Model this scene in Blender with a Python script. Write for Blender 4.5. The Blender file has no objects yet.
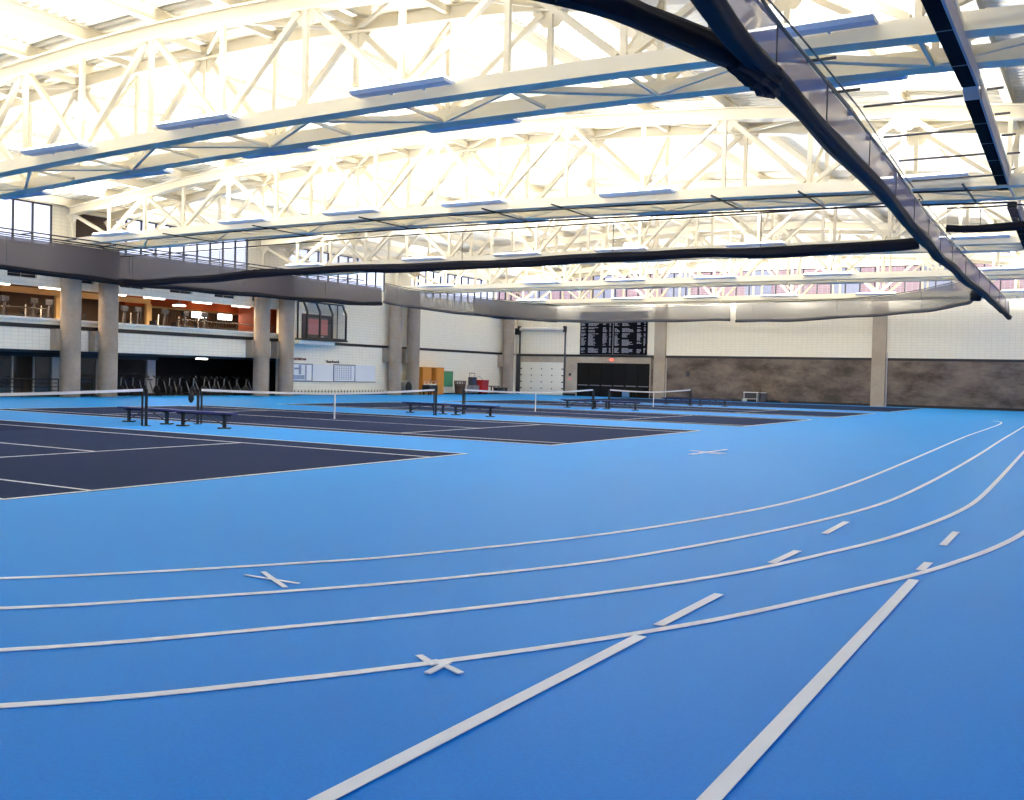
import bpy, bmesh, math, random
from mathutils import Vector, Matrix
random.seed(7)
S = bpy.context.scene
COL = S.collection
# ------------------------------------------------------------------ helpers
class MB:
    def __init__(s): s.v=[]; s.f=[]
    def add(s, vs, fs):
        n=len(s.v); s.v+= [tuple(p) for p in vs]; s.f+=[tuple(i+n for i in f) for f in fs]; return s
    def box(s, a, b):
        x0,y0,z0=[min(a[i],b[i]) for i in range(3)]; x1,y1,z1=[max(a[i],b[i]) for i in range(3)]
        return s.add([(x0,y0,z0),(x1,y0,z0),(x1,y1,z0),(x0,y1,z0),(x0,y0,z1),(x1,y0,z1),(x1,y1,z1),(x0,y1,z1)],
                     [(0,3,2,1),(4,5,6,7),(0,1,5,4),(1,2,6,5),(2,3,7,6),(3,0,4,7)])
    def prof(s, p0, p1, prof, up=(0,0,1)):
        # sweep a closed 2D profile [(side, up)] from p0 to p1
        p0=Vector(p0); p1=Vector(p1); d=(p1-p0).normalized(); u=Vector(up)
        if abs(d.dot(u))>.98: u=Vector((0,1,0)) if abs(d.y)<.9 else Vector((1,0,0))
        r=d.cross(u).normalized(); u=r.cross(d).normalized(); n=len(prof)
        vs=[p0+r*a+u*b for a,b in prof]+[p1+r*a+u*b for a,b in prof]
        fs=[tuple(range(n)),tuple(range(2*n-1,n-1,-1))]+[(i,i+n,(i+1)%n+n,(i+1)%n) for i in range(n)]
        return s.add(vs,fs)
    def bar(s, p0, p1, w, h, up=(0,0,1)):
        return s.prof(p0,p1,[(-w/2,-h/2),(w/2,-h/2),(w/2,h/2),(-w/2,h/2)],up)
    def rod(s, p0, p1, r, n=8):
        return s.prof(p0,p1,[(r*math.cos(2*math.pi*i/n),r*math.sin(2*math.pi*i/n)) for i in range(n)])
    def tube(s, pts, r, n=8, closed=False):
        pts=[Vector(p) for p in pts]; m=len(pts); base=len(s.v)
        for i,p in enumerate(pts):
            d=(pts[min(i+1,m-1)]-pts[max(i-1,0)]).normalized()
            u=Vector((0,0,1)) if abs(d.z)<.95 else Vector((0,1,0))
            rr=d.cross(u).normalized(); uu=rr.cross(d)
            ri=r[i] if isinstance(r,(list,tuple)) else r
            for k in range(n):
                a=2*math.pi*k/n; s.v.append(tuple(p+rr*(ri*math.cos(a))+uu*(ri*math.sin(a))))
        for i in range(m-1):
            for k in range(n):
                a=base+i*n+k; b=base+i*n+(k+1)%n; s.f.append((a,b,b+n,a+n))
        s.f.append(tuple(base+k for k in range(n-1,-1,-1))); s.f.append(tuple(base+(m-1)*n+k for k in range(n)))
        return s
    def cyl(s, c, r, z0, z1, n=24, r2=None):
        r2=r if r2 is None else r2; b=len(s.v)
        for z,q in ((z0,r),(z1,r2)):
            for k in range(n):
                a=2*math.pi*k/n; s.v.append((c[0]+q*math.cos(a),c[1]+q*math.sin(a),z))
        for k in range(n): s.f.append((b+k,b+(k+1)%n,b+n+(k+1)%n,b+n+k))
        s.f.append(tuple(b+k for k in range(n-1,-1,-1))); s.f.append(tuple(b+n+k for k in range(n)))
        return s
    def strip(s, pts, w, z0, z1):
        # flat ribbon of small thickness along a ground path
        P=[Vector((p[0],p[1],0)) for p in pts]; m=len(P); b=len(s.v)
        for i,p in enumerate(P):
            d=(P[min(i+1,m-1)]-P[max(i-1,0)]).normalized(); r=Vector((d.y,-d.x,0))*w/2
            for q,z in ((p-r,z1),(p+r,z1),(p+r,z0),(p-r,z0)): s.v.append((q.x,q.y,z))
        for i in range(m-1):
            for k in range(4):
                a=b+i*4+k; c=b+i*4+(k+1)%4; s.f.append((a,c,c+4,a+4))
        s.f.append((b+3,b+2,b+1,b)); e=b+(m-1)*4; s.f.append((e,e+1,e+2,e+3))
        return s
    def sweepx(s, pts, prof):
        # continuous beam: the (side, up) profile stands upright at every point of a line running along X
        n=len(prof); b=len(s.v)
        for p in pts:
            for a,u_ in prof: s.v.append((p[0],p[1]+a,p[2]+u_))
        for i in range(len(pts)-1):
            for k in range(n):
                a=b+i*n+k; c=b+i*n+(k+1)%n; s.f.append((a,c,c+n,a+n))
        s.f.append(tuple(b+k for k in range(n-1,-1,-1))); e=b+(len(pts)-1)*n; s.f.append(tuple(e+k for k in range(n)))
        return s
    def mesh(s, name, mat, smooth=False):
        me=bpy.data.meshes.new(name); me.from_pydata(s.v,[],s.f)
        if mat: me.materials.append(mat)
        bm=bmesh.new(); bm.from_mesh(me); bmesh.ops.recalc_face_normals(bm,faces=bm.faces); bm.to_mesh(me); bm.free()
        if smooth:
            for p in me.polygons: p.use_smooth=True
        return me
    def build(s, name, mat, parent=None, smooth=False, loc=None):
        o=bpy.data.objects.new(name, s.mesh(name,mat,smooth)); COL.objects.link(o)
        if parent: o.parent=parent
        if loc: o.location=loc
        return o
def B(a,b): return MB().box(a,b)
def thing(name, label, cat, loc=(0,0,0), rz=0, group=None):
    o=bpy.data.objects.new(name,None); COL.objects.link(o); o.location=loc; o.rotation_euler=(0,0,rz)
    o.empty_display_size=.3; o['label']=label; o['category']=cat
    if group: o['group']=group
    return o
def tag(o,label,cat,group=None):
    o['label']=label; o['category']=cat
    if group: o['group']=group
    return o
def struct(o,label=None):
    o['kind']='structure'
    if label: o['label']=label
    return o
def dup(root, loc, rz=None, label=None, group=None):
    def cp(o,par):
        c=o.copy(); COL.objects.link(c)
        if par: c.parent=par
        for ch in list(o.children): cp(ch,c)
        return c
    c=cp(root,None); c.location=loc
    if rz is not None: c.rotation_euler=(0,0,rz)
    if label: c['label']=label
    if group: c['group']=group
    return c
def catmull(pts, n=8):
    out=[]; m=len(pts)
    for i in range(m-1):
        p0=Vector(pts[max(i-1,0)]); p1=Vector(pts[i]); p2=Vector(pts[i+1]); p3=Vector(pts[min(i+2,m-1)])
        for k in range(n):
            t=k/n
            out.append(.5*((2*p1)+(p2-p0)*t+(2*p0-5*p1+4*p2-p3)*t*t+(3*p1-p0-3*p2+p3)*t**3))
    out.append(Vector(pts[-1])); return out
# ------------------------------------------------------------------ materials
def s2l(c): return tuple((x/255/12.92 if x/255<=.04045 else ((x/255+.055)/1.055)**2.4) for x in c)+(1,)
def mat(name, rgb, rough=.6, metal=0, noise=None, spec=None, emis=None):
    m=bpy.data.materials.new(name); m.use_nodes=True; nt=m.node_tree; b=nt.nodes['Principled BSDF']
    c=s2l(rgb); b.inputs['Base Color'].default_value=c; b.inputs['Roughness'].default_value=rough; b.inputs['Metallic'].default_value=metal
    if spec is not None: b.inputs['Specular IOR Level'].default_value=spec
    if noise:
        sc,amt=noise
        tc=nt.nodes.new('ShaderNodeTexCoord'); n=nt.nodes.new('ShaderNodeTexNoise'); n.inputs['Scale'].default_value=sc; n.inputs['Detail'].default_value=4
        mx=nt.nodes.new('ShaderNodeMix'); mx.data_type='RGBA'; mx.blend_type='MIX'
        mx.inputs['A'].default_value=tuple(x*(1-amt) for x in c[:3])+(1,); mx.inputs['B'].default_value=tuple(min(1,x*(1+amt)) for x in c[:3])+(1,)
        nt.links.new(tc.outputs['Object'],n.inputs['Vector']); nt.links.new(n.outputs['Fac'],mx.inputs['Factor']); nt.links.new(mx.outputs['Result'],b.inputs['Base Color'])
    if emis:
        b.inputs['Emission Color'].default_value=s2l(emis[0]); b.inputs['Emission Strength'].default_value=emis[1]
    return m
def see_through(name, rgb, alpha, rough=.8):
    m=bpy.data.materials.new(name); m.use_nodes=True; nt=m.node_tree; nt.nodes.clear()
    o=nt.nodes.new('ShaderNodeOutputMaterial'); d=nt.nodes.new('ShaderNodeBsdfDiffuse'); t=nt.nodes.new('ShaderNodeBsdfTransparent'); x=nt.nodes.new('ShaderNodeMixShader')
    d.inputs['Color'].default_value=s2l(rgb)
    x.inputs[0].default_value=alpha
    nt.links.new(t.outputs[0],x.inputs[1]); nt.links.new(d.outputs[0],x.inputs[2]); nt.links.new(x.outputs[0],o.inputs[0])
    return m
def glass(name, tint=(235,240,250), refl=.06):
    m=bpy.data.materials.new(name); m.use_nodes=True; nt=m.node_tree; nt.nodes.clear()
    o=nt.nodes.new('ShaderNodeOutputMaterial'); d=nt.nodes.new('ShaderNodeBsdfGlossy'); d.inputs['Roughness'].default_value=.02
    t=nt.nodes.new('ShaderNodeBsdfTransparent'); t.inputs['Color'].default_value=s2l(tint); x=nt.nodes.new('ShaderNodeMixShader'); x.inputs[0].default_value=refl
    nt.links.new(t.outputs[0],x.inputs[1]); nt.links.new(d.outputs[0],x.inputs[2]); nt.links.new(x.outputs[0],o.inputs[0]); return m
def block_mat(name, rgb, mortar, axis, bw=.4, bh=.2, ms=.012):
    m=bpy.data.materials.new(name); m.use_nodes=True; nt=m.node_tree; b=nt.nodes['Principled BSDF']; b.inputs['Roughness'].default_value=.7
    tc=nt.nodes.new('ShaderNodeTexCoord'); sp=nt.nodes.new('ShaderNodeSeparateXYZ'); cb=nt.nodes.new('ShaderNodeCombineXYZ')
    nt.links.new(tc.outputs['Object'],sp.inputs[0]); nt.links.new(sp.outputs[axis],cb.inputs[0]); nt.links.new(sp.outputs['Z'],cb.inputs[1])
    br=nt.nodes.new('ShaderNodeTexBrick'); br.offset=0; br.inputs['Scale'].default_value=1; br.inputs['Brick Width'].default_value=bw; br.inputs['Row Height'].default_value=bh
    br.inputs['Mortar Size'].default_value=ms; br.inputs['Color1'].default_value=s2l(rgb); br.inputs['Color2'].default_value=s2l([c*.985 for c in rgb]); br.inputs['Mortar'].default_value=s2l(mortar)
    nt.links.new(cb.outputs[0],br.inputs['Vector']); nt.links.new(br.outputs['Color'],b.inputs['Base Color']); return m
def concrete_mat(name, a, b_, stretch=(.12,.12,.7), scale=1.6, fine=9, c3=None):
    m=bpy.data.materials.new(name); m.use_nodes=True; nt=m.node_tree; b=nt.nodes['Principled BSDF']; b.inputs['Roughness'].default_value=.85
    tc=nt.nodes.new('ShaderNodeTexCoord'); mp=nt.nodes.new('ShaderNodeMapping'); mp.inputs['Scale'].default_value=stretch
    n=nt.nodes.new('ShaderNodeTexNoise'); n.inputs['Scale'].default_value=scale; n.inputs['Detail'].default_value=6; n.inputs['Roughness'].default_value=.65
    n2=nt.nodes.new('ShaderNodeTexNoise'); n2.inputs['Scale'].default_value=fine; n2.inputs['Detail'].default_value=3
    rp=nt.nodes.new('ShaderNodeMapRange'); rp.inputs['From Min'].default_value=.36; rp.inputs['From Max'].default_value=.64
    mx=nt.nodes.new('ShaderNodeMix'); mx.data_type='RGBA'; mx.inputs['A'].default_value=s2l(a); mx.inputs['B'].default_value=s2l(b_)
    m2=nt.nodes.new('ShaderNodeMix'); m2.data_type='RGBA'; m2.blend_type='MULTIPLY'; m2.inputs['Factor'].default_value=.35
    nt.links.new(tc.outputs['Object'],mp.inputs['Vector']); nt.links.new(mp.outputs[0],n.inputs['Vector']); nt.links.new(tc.outputs['Object'],n2.inputs['Vector'])
    nt.links.new(n.outputs['Fac'],rp.inputs['Value']); nt.links.new(rp.outputs['Result'],mx.inputs['Factor']); nt.links.new(mx.outputs['Result'],m2.inputs['A']); nt.links.new(n2.outputs['Fac'],m2.inputs['B'])
    nt.links.new(m2.outputs['Result'],b.inputs['Base Color']); return m
def rubber_mat(name, a, b_, rough, spec, sheen=0):
    m=bpy.data.materials.new(name); m.use_nodes=True; nt=m.node_tree; b=nt.nodes['Principled BSDF']; b.inputs['Roughness'].default_value=rough; b.inputs['Specular IOR Level'].default_value=spec
    b.inputs['Sheen Weight'].default_value=sheen; b.inputs['Sheen Roughness'].default_value=.35; b.inputs['Sheen Tint'].default_value=(.15,.85,1,1)
    tc=nt.nodes.new('ShaderNodeTexCoord'); n=nt.nodes.new('ShaderNodeTexNoise'); n.inputs['Scale'].default_value=40; n.inputs['Detail'].default_value=3; n.inputs['Roughness'].default_value=.8
    n3=nt.nodes.new('ShaderNodeTexNoise'); n3.inputs['Scale'].default_value=.35; n3.inputs['Detail'].default_value=3
    ad=nt.nodes.new('ShaderNodeMath'); ad.operation='MULTIPLY_ADD'; ad.inputs[1].default_value=.35
    mr=nt.nodes.new('ShaderNodeMapRange'); mr.inputs['From Min'].default_value=.45; mr.inputs['From Max'].default_value=.92
    mx=nt.nodes.new('ShaderNodeMix'); mx.data_type='RGBA'; mx.inputs['A'].default_value=s2l(a); mx.inputs['B'].default_value=s2l(b_)
    for q in (n,n3): nt.links.new(tc.outputs['Object'],q.inputs['Vector'])
    nt.links.new(n3.outputs['Fac'],ad.inputs[0]); nt.links.new(n.outputs['Fac'],ad.inputs[2]); nt.links.new(ad.outputs[0],mr.inputs['Value'])
    nt.links.new(mr.outputs['Result'],mx.inputs['Factor']); nt.links.new(mx.outputs['Result'],b.inputs['Base Color'])
    bp=nt.nodes.new('ShaderNodeBump'); bp.inputs['Strength'].default_value=.25; bp.inputs['Distance'].default_value=.01
    nt.links.new(n.outputs['Fac'],bp.inputs['Height']); nt.links.new(bp.outputs[0],b.inputs['Normal']); return m

M={}
M['rubber']=rubber_mat('blue_rubber',(2,118,222),(8,138,238),.5,.07,.3)
M['court']=rubber_mat('slate_court',(30,32,70),(38,40,80),.8,.02,.05)
M['line']=mat('line_paint',(244,248,255),.6,noise=(6,.05))
M['steel']=mat('cream_steel',(228,219,196),.5,noise=(.7,.02))
M['deck']=mat('cream_deck',(236,232,220),.6,noise=(.4,.02))
M['tileL']=block_mat('cream_block_left',(250,244,226),(226,220,204),'Y',.4,.2,.01)
M['tileB']=block_mat('cream_block_back',(244,238,220),(222,216,200),'X',.4,.2,.01)
M['plainwall']=mat('cream_paint',(244,240,228),.7,noise=(.5,.03))
M['conc']=concrete_mat('board_marked_concrete',(78,68,62),(138,124,114),(.35,.35,.7),1.3)
M['col']=concrete_mat('smooth_concrete',(150,138,127),(176,164,152),(.5,.5,.5),1.2,14)
M['concL']=concrete_mat('pale_concrete',(176,162,144),(200,188,170),(.4,.4,.4),1.0,12)
M['black']=mat('black_paint',(24,25,32),.5,noise=(3,.1))
M['blackmetal']=mat('black_metal',(20,21,28),.4,noise=(5,.1))
M['darkgrey']=mat('dark_grey',(60,60,66),.6,noise=(3,.1))
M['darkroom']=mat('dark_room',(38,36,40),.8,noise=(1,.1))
M['hem']=mat('navy_vinyl',(14,16,30),.7,noise=(4,.15),spec=.2)
M['hemgrey']=mat('charcoal_vinyl',(52,54,64),.6,noise=(4,.15))
M['net']=see_through('lavender_netting',(122,116,140),.74)
M['netlight']=see_through('pale_netting',(112,110,116),.42)
M['netdark']=see_through('grey_netting',(84,80,86),.9)
M['netmid']=see_through('smoke_netting',(106,104,106),.72)
M['tnet']=see_through('tennis_mesh',(20,22,30),.22)
M['tape']=mat('white_tape',(235,235,238),.6,noise=(3,.03))
M['bench']=mat('bench_blue',(34,44,110),.4,noise=(4,.08))
M['orange']=mat('orange_paint',(205,92,40),.6,noise=(1,.06))
M['rust']=mat('rust_paint',(120,52,28),.6,noise=(1,.08))
M['yellowbeam']=mat('butter_paint',(232,196,134),.6,noise=(1,.05))
M['tan']=mat('tan_paint',(112,92,74),.7,noise=(1,.06))
M['wood']=mat('orange_wood',(206,136,52),.5,noise=(2,.12))
M['wood2']=mat('brown_wood',(160,96,40),.55,noise=(2,.12))
M['green']=mat('green_board',(66,138,106),.6,noise=(2,.05))
M['red']=mat('red_plastic',(178,26,26),.45,noise=(2,.06))
M['grey']=mat('grey_metal',(128,128,132),.5,noise=(3,.08))
M['palegrey']=mat('pale_grey_metal',(186,186,190),.45,noise=(3,.06))
M['brown']=mat('brown_wicker',(104,78,64),.8,noise=(5,.2))
M['wb']=mat('white_board',(236,238,242),.4,noise=(1,.01))
M['wbframe']=mat('blue_grey_frame',(96,112,140),.5,noise=(2,.05))
M['wbgrid']=mat('pale_blue_print',(150,162,186),.6,noise=(2,.05))
M['pink']=mat('pink_panel',(238,150,158),.6,noise=(1,.05))
M['exit']=mat('exit_glow',(255,90,60),.5,emis=((255,70,40),3.0))
M['text']=mat('pale_lettering',(150,152,166),.6,noise=(9,.15))
M['redtext']=mat('maroon_lettering',(110,44,48),.6,noise=(9,.1))
M['lens']=mat('lamp_lens',(250,252,255),.4,emis=((255,250,240),3.2))
M['tubelens']=mat('fluorescent_lens',(255,252,245),.4,emis=((255,248,235),5.0))
M['fixture']=mat('white_lamp_body',(205,214,228),.4,noise=(2,.02))
M['glass']=glass('window_glass')
M['glassdark']=glass('bay_glass',(238,240,242),.05)
M['brick']=block_mat('outside_brick',(214,160,148),(226,214,206),'X',.5,.16,.02)
M['leaf']=mat('dark_leaf',(34,48,34),.6,noise=(6,.2))
M['stage']=mat('white_frame',(208,206,204),.5,noise=(3,.05))
M['foam']=mat('black_foam',(12,13,22),.9,noise=(6,.15),spec=.1)
M['channel']=mat('lavender_channel',(170,160,160),.5,noise=(2,.05))

# ------------------------------------------------------------------ camera
def rot(yaw,pitch,roll):
    cy,sy=math.cos(yaw),math.sin(yaw); cp,sp=math.cos(pitch),math.sin(pitch); cr,sr=math.cos(roll),math.sin(roll)
    f=Vector((-sy*cp,cy*cp,sp)); r=Vector((cy,sy,0)); u=r.cross(f)
    return r*cr+u*sr, -r*sr+u*cr, f
r,u,f=rot(.5372,-.0245,.0241)
cam=bpy.data.objects.new('camera',bpy.data.cameras.new('camera')); COL.objects.link(cam)
cam.matrix_world=Matrix(((r.x,u.x,-f.x,0),(r.y,u.y,-f.y,0),(r.z,u.z,-f.z,1.7536),(0,0,0,1)))
cam.data.sensor_fit='HORIZONTAL'; cam.data.sensor_width=36; cam.data.lens=36*1011.3/1024; cam.data.clip_start=.05; cam.data.clip_end=500
S.camera=cam

# ------------------------------------------------------------------ floor, courts and markings
XW=-48.98; YB=82.86; XR=6.0; YF=-6.0
floor=struct(B((-58,YF-.2,-.3),(XR+.2,YB+.2,0)).build('floor',M['rubber']))
courtY=[(7.77,18.62),(22.5,33.2),(37.9,48.0),(52.45,62.85),(67.2,80.6)]
for i,(a,b) in enumerate(courtY):
    B((-36.5,a,.0),(-12.15,b,.004)).build('court_surface',M['court'],floor)
def gline(pts,w=.075,name='lane_line',z0=.004,z1=.008):
    return MB().strip(pts,w,z0,z1).build(name,M['line'],floor)
def ov(pts): return [Vector((p[0],p[1],0)) for p in pts]
L1=[(-9.2,3.4),(-7.721,4.91),(-7.031,5.786),(-6.296,6.883),(-5.75,7.85),(-4.85,10.2),(-4.262,12.828),(-3.99,15.0),(-3.892,17.6),(-3.924,21),(-4.113,28),(-4.403,38.277),(-4.488,46),(-4.592,52.4),(-4.823,55.77),(-5.3,57.2)]
L2=[(-8.5,2.6),(-6.773,4.31),(-6.106,5.171),(-5.35,6.27),(-4.726,7.39),(-4.065,8.95),(-3.48,11.252),(-3.073,13.591),(-2.869,15.6),(-2.815,18),(-2.835,22),(-2.956,28.8),(-3.164,37),(-3.4,48.3),(-3.56,54.),(-3.9,58)]
L3=[(-7.6,1.9),(-5.777,3.68),(-4.75,5.163),(-4.058,6.356),(-3.36,7.769),(-2.86,9.1),(-2.48,10.57),(-2.17,12.0),(-1.96,13.6),(-1.82,15.205),(-1.765,17.11),(-1.83,20.825),(-1.973,26.75),(-2.1,32),(-2.3,42),(-2.5,54)]
L4=[(-6.9,1.1),(-4.827,3.078),(-3.914,4.296),(-3.231,5.45),(-2.744,6.42),(-2.389,7.25),(-1.98,8.437),(-1.54,9.85),(-1.27,11.012),(-1.05,12.228),(-.88,13.7),(-.75,16),(-.75,22),(-.9,32)]
for L in (L1,L2,L3,L4): gline(catmull(ov(L),8))
for P_,w in (([(-2.72,1.5),(-2.705,6.32)],.09),([(-2.72,6.67),(-2.72,7.95)],.08),([(-2.78,9.62),(-2.765,10.5)],.08),([(-2.83,11.9),(-2.85,13.1)],.08),
            ([(-1.36,2.2),(-1.49,9.62)],.09),([(-1.52,10.15),(-1.52,10.65)],.08),([(-1.56,11.9),(-1.575,13.1)],.08)):
    gline(ov(P_),w,'lane_dash',.008,.011)
for P_,w in (([(-6.272,6.184),(-5.68,6.2)],.035),([(-6.246,6.368),(-5.66,6.02)],.045),([(-3.637,5.058),(-3.44,4.945)],.045),([(-3.5,5.02),(-3.218,4.897)],.045),([(-3.375,4.78),(-3.40,5.035)],.045),
            ([(-8.9,23.54),(-7.9,23.3)],.06),([(-8.43,22.3),(-8.35,24.66)],.07),([(-8.55,23.2),(-7.95,23.0)],.05)):
    cmz=globals().get('cmz',.011)+.0012; gline(ov(P_),w,'cross_mark',.008,cmz)
def cl(a,b,w=.055): return MB().strip(ov((a,b)),w,.004,.008).build('court_line',M['line'],floor)
XN=-24.4
for i,(a,b) in enumerate(courtY):
    cl((-36.5,a+.03),(-12.2,a+.03)); cl((-12.2,a),(-12.2,b),.07); cl((-36.45,a),(-36.45,b),.07)
    if i<4:
        cl((-36.5,b-.03),(-12.2,b-.03))
        s0,s1=[(9.1,17.27),(23.45,31.8),(38.8,47.0),(53.4,61.9)][i]; c=(s0+s1)/2+.1
        cl((-36.5,s0),(-12.2,s0)); cl((-36.5,s1),(-12.2,s1))
        for x in (-17.7,-31.0): cl((x,s0),(x,s1))
        cl((-31.0,c),(-17.7,c))
# ------------------------------------------------------------------ roof profile
TOPX=[-50,-48.6,-46,-42.6,-39.8,-36.7,-33.6,-30.7,-27.8,-24.6,-21.6,-18.5,-15.3,-12.2,-9.2,-6.2,-3.1,0,3.1,7.5]
TOPZ=[10.0,10.15,10.42,10.72,11.02,11.28,11.48,11.66,11.80,11.86,11.84,11.74,11.56,11.34,11.08,10.78,10.42,10.05,9.7,9.3]
def topz(x):
    for i in range(len(TOPX)-1):
        if TOPX[i]<=x<=TOPX[i+1]:
            t=(x-TOPX[i])/(TOPX[i+1]-TOPX[i]); return TOPZ[i]*(1-t)+TOPZ[i+1]*t
    return TOPZ[0] if x<TOPX[0] else TOPZ[-1]
PUR=.44
m=MB(); xs=[-50]+TOPX[1:-1]+[7.0]; per=.32; nY=int((YB+.6-YF+.6)/per)
prof=[]
for k in range(nY):
    y=YF-.4+k*per
    prof+=[(y,0),(y+per*.42,0),(y+per*.5,.09),(y+per*.92,.09)]
n=len(prof)
for x in xs:
    z=topz(x)+PUR
    for (y,dz) in prof: m.v.append((x,y,z+dz))
b0=len(m.v)
for x in (xs[0],xs[-1]): pass
for i in range(len(xs)-1):
    for k in range(n-1):
        a=i*n+k; m.f.append((a,a+1,a+n+1,a+n))
# roof upper skin
for x in xs:
    for y in (prof[0][0],prof[-1][0]): m.v.append((x,y,topz(x)+PUR+.4))
for i in range(len(xs)-1):
    a=b0+2*i; m.f.append((a,a+2,a+3,a+1))
ceiling=struct(m.build('ceiling',M['deck']))
NODES=NODE=[-48.3,-45.4,-42.6,-39.8,-36.7,-33.6,-30.7,-27.8,-24.6,-21.6,-18.5,-15.3,-12.2,-9.2,-6.2,-3.1,0,3.1,5.6]
def ibeam(mb,p0,p1,h,w,t=.03,web=.05,up=(0,0,1)):
    mb.prof(p0,p1,[(-w/2,-h/2),(w/2,-h/2),(w/2,-h/2+t),(web/2,-h/2+t),(web/2,h/2-t),(w/2,h/2-t),(w/2,h/2),(-w/2,h/2),(-w/2,h/2-t),(-web/2,h/2-t),(-web/2,-h/2+t),(-w/2,-h/2+t)],up)
    return mb
for x in NODE:
    mm=MB(); ibeam(mm,(x,YF,topz(x)+PUR/2-.01),(x,YB,topz(x)+PUR/2-.01),PUR-.03,.24)
    mm.build('purlin',M['steel'],ceiling)
# ------------------------------------------------------------------ trusses
def truss(Yf, Yr, zb, label, dx=0):
    NODE=[NODES[0]]+[x+dx for x in NODES[1:-1]]+[NODES[-1]]
    # zb(x): underside of the bottom chords
    t=thing('roof_truss',label,'roof truss',(NODE[0],Yf,0),0,'cream steel box trusses spanning the hall')
    O=Vector((NODE[0],Yf,0))
    def P(x,y,z): return Vector((x,y,z))-O
    def bld(mb,name): return mb.build(name,M['steel'],t)
    for Y in (Yf,Yr):
        xs_=[NODE[0]-.12]+NODE[1:-1]+[NODE[-1]+.12]
        bld(MB().sweepx([P(x,Y,zb(x)+.18) for x in xs_],[(-.24,-.18),(.24,-.18),(.24,.18),(-.24,.18)]),'bottom_chord')
        h,w,t_,q=.42,.46,.035,.2
        mb=MB().sweepx([P(x,Y,topz(x)-.21) for x in xs_],[(-w/2,-h/2),(w/2,-h/2),(w/2,-h/2+t_),(q/2,-h/2+t_),(q/2,h/2-t_),(w/2,h/2-t_),(w/2,h/2),(-w/2,h/2),(-w/2,h/2-t_),(-q/2,h/2-t_),(-q/2,-h/2+t_),(-w/2,-h/2+t_)])
        bld(mb,'top_chord')
        for k,x in enumerate(NODE):
            bld(MB().bar(P(x,Y,zb(x)+.39),P(x,Y,topz(x)-.41),.14,.13,up=(0,1,0)),'vertical_strut')
            if k%2==0:
                g=MB(); zt=topz(x)-.4
                vs=[P(x-.55,Y-.02,zt),P(x+.55,Y-.02,zt),P(x+.2,Y-.02,zt-.42),P(x-.2,Y-.02,zt-.42)]
                vs+=[v+Vector((0,.04,0)) for v in vs]
                g.add(vs,[(0,1,2,3),(7,6,5,4),(0,4,5,1),(1,5,6,2),(2,6,7,3),(3,7,4,0)]); bld(g,'gusset_plate')
        for k in range(len(NODE)-1):
            a,b=NODE[k],NODE[k+1]
            if k%2==0: p,q=P(a+.22,Y,topz(a)-.45),P(b-.16,Y,zb(b)+.42)
            else: p,q=P(a+.16,Y,zb(a)+.42),P(b-.22,Y,topz(b)-.45)
            bld(MB().bar(p,q,.15,.17,up=(0,1,0)),'diagonal_strut')
    for k,x in enumerate(NODE):
        bld(MB().bar(P(x,Yf+.2,zb(x)+.05),P(x,Yr-.2,zb(x)+.05),.07,.08),'cross_strut')
        bld(MB().bar(P(x,Yf+.1,topz(x)-.15),P(x,Yr-.1,topz(x)-.15),.16,.2),'cross_strut')
    for k in range(len(NODE)-1):
        a,b=NODE[k],NODE[k+1]
        if k%2==0: p,q=P(a,Yf+.2,zb(a)+.09),P(b-.1,Yr-.2,zb(b)+.09); w=.2
        else: p,q=P(a+.1,Yr-.2,zb(a)+.09),P(b,Yf+.2,zb(b)+.09); w=.09
        bld(MB().bar(p,q,w,.14),'lateral_brace')
        p,q=(P(a,Yf,topz(a)-.3),P(b,Yr,topz(b)-.3)) if k%2 else (P(a,Yr,topz(a)-.3),P(b,Yf,topz(b)-.3))
        bld(MB().bar(p,q,.1,.1),'lateral_brace')
    for k in range(0,len(NODE)-1,2):
        x=NODE[k+1]
        bld(MB().bar(P(x,Yf,zb(x)+.4),P(x,Yr,topz(x)-.45),.1,.1,up=(1,0,0)),'sway_brace')
    return t
cam1=lambda x: 8.44-.0011*(x+13.5)**2 if x<-13.5 else 8.44-.0016*(x+13.5)**2
cam2=lambda x: 8.36-.00065*(x+29)**2
cam3=lambda x: 8.16-.0003*(x+30)**2
cam4=lambda x: 8.06
TR=[(20.42,22.5,cam1),(34.6,36.95,cam2),(48.75,51.05,cam3),(63.1,65.45,cam4),(77.6,79.8,cam4)]
tl=['cream steel roof truss nearest the viewer, its blue-lit chords widest in the picture','second cream roof truss, resting on the first pair of round columns','third cream roof truss, above the paired columns beside the bay window','fourth cream roof truss, over the column pair beside the orange cabinet','farthest cream roof truss, just in front of the back wall windows']
TR.append((5.9,8.1,cam4)); tl.append('unseen roof truss added over the track to carry lamps for the near floor')  # extra truss out of view, added so its uplights brighten the near floor
for (a,b,z),l in zip(TR,tl): truss(a,b,z,l,-.32 if a<21 else .08)
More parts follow.
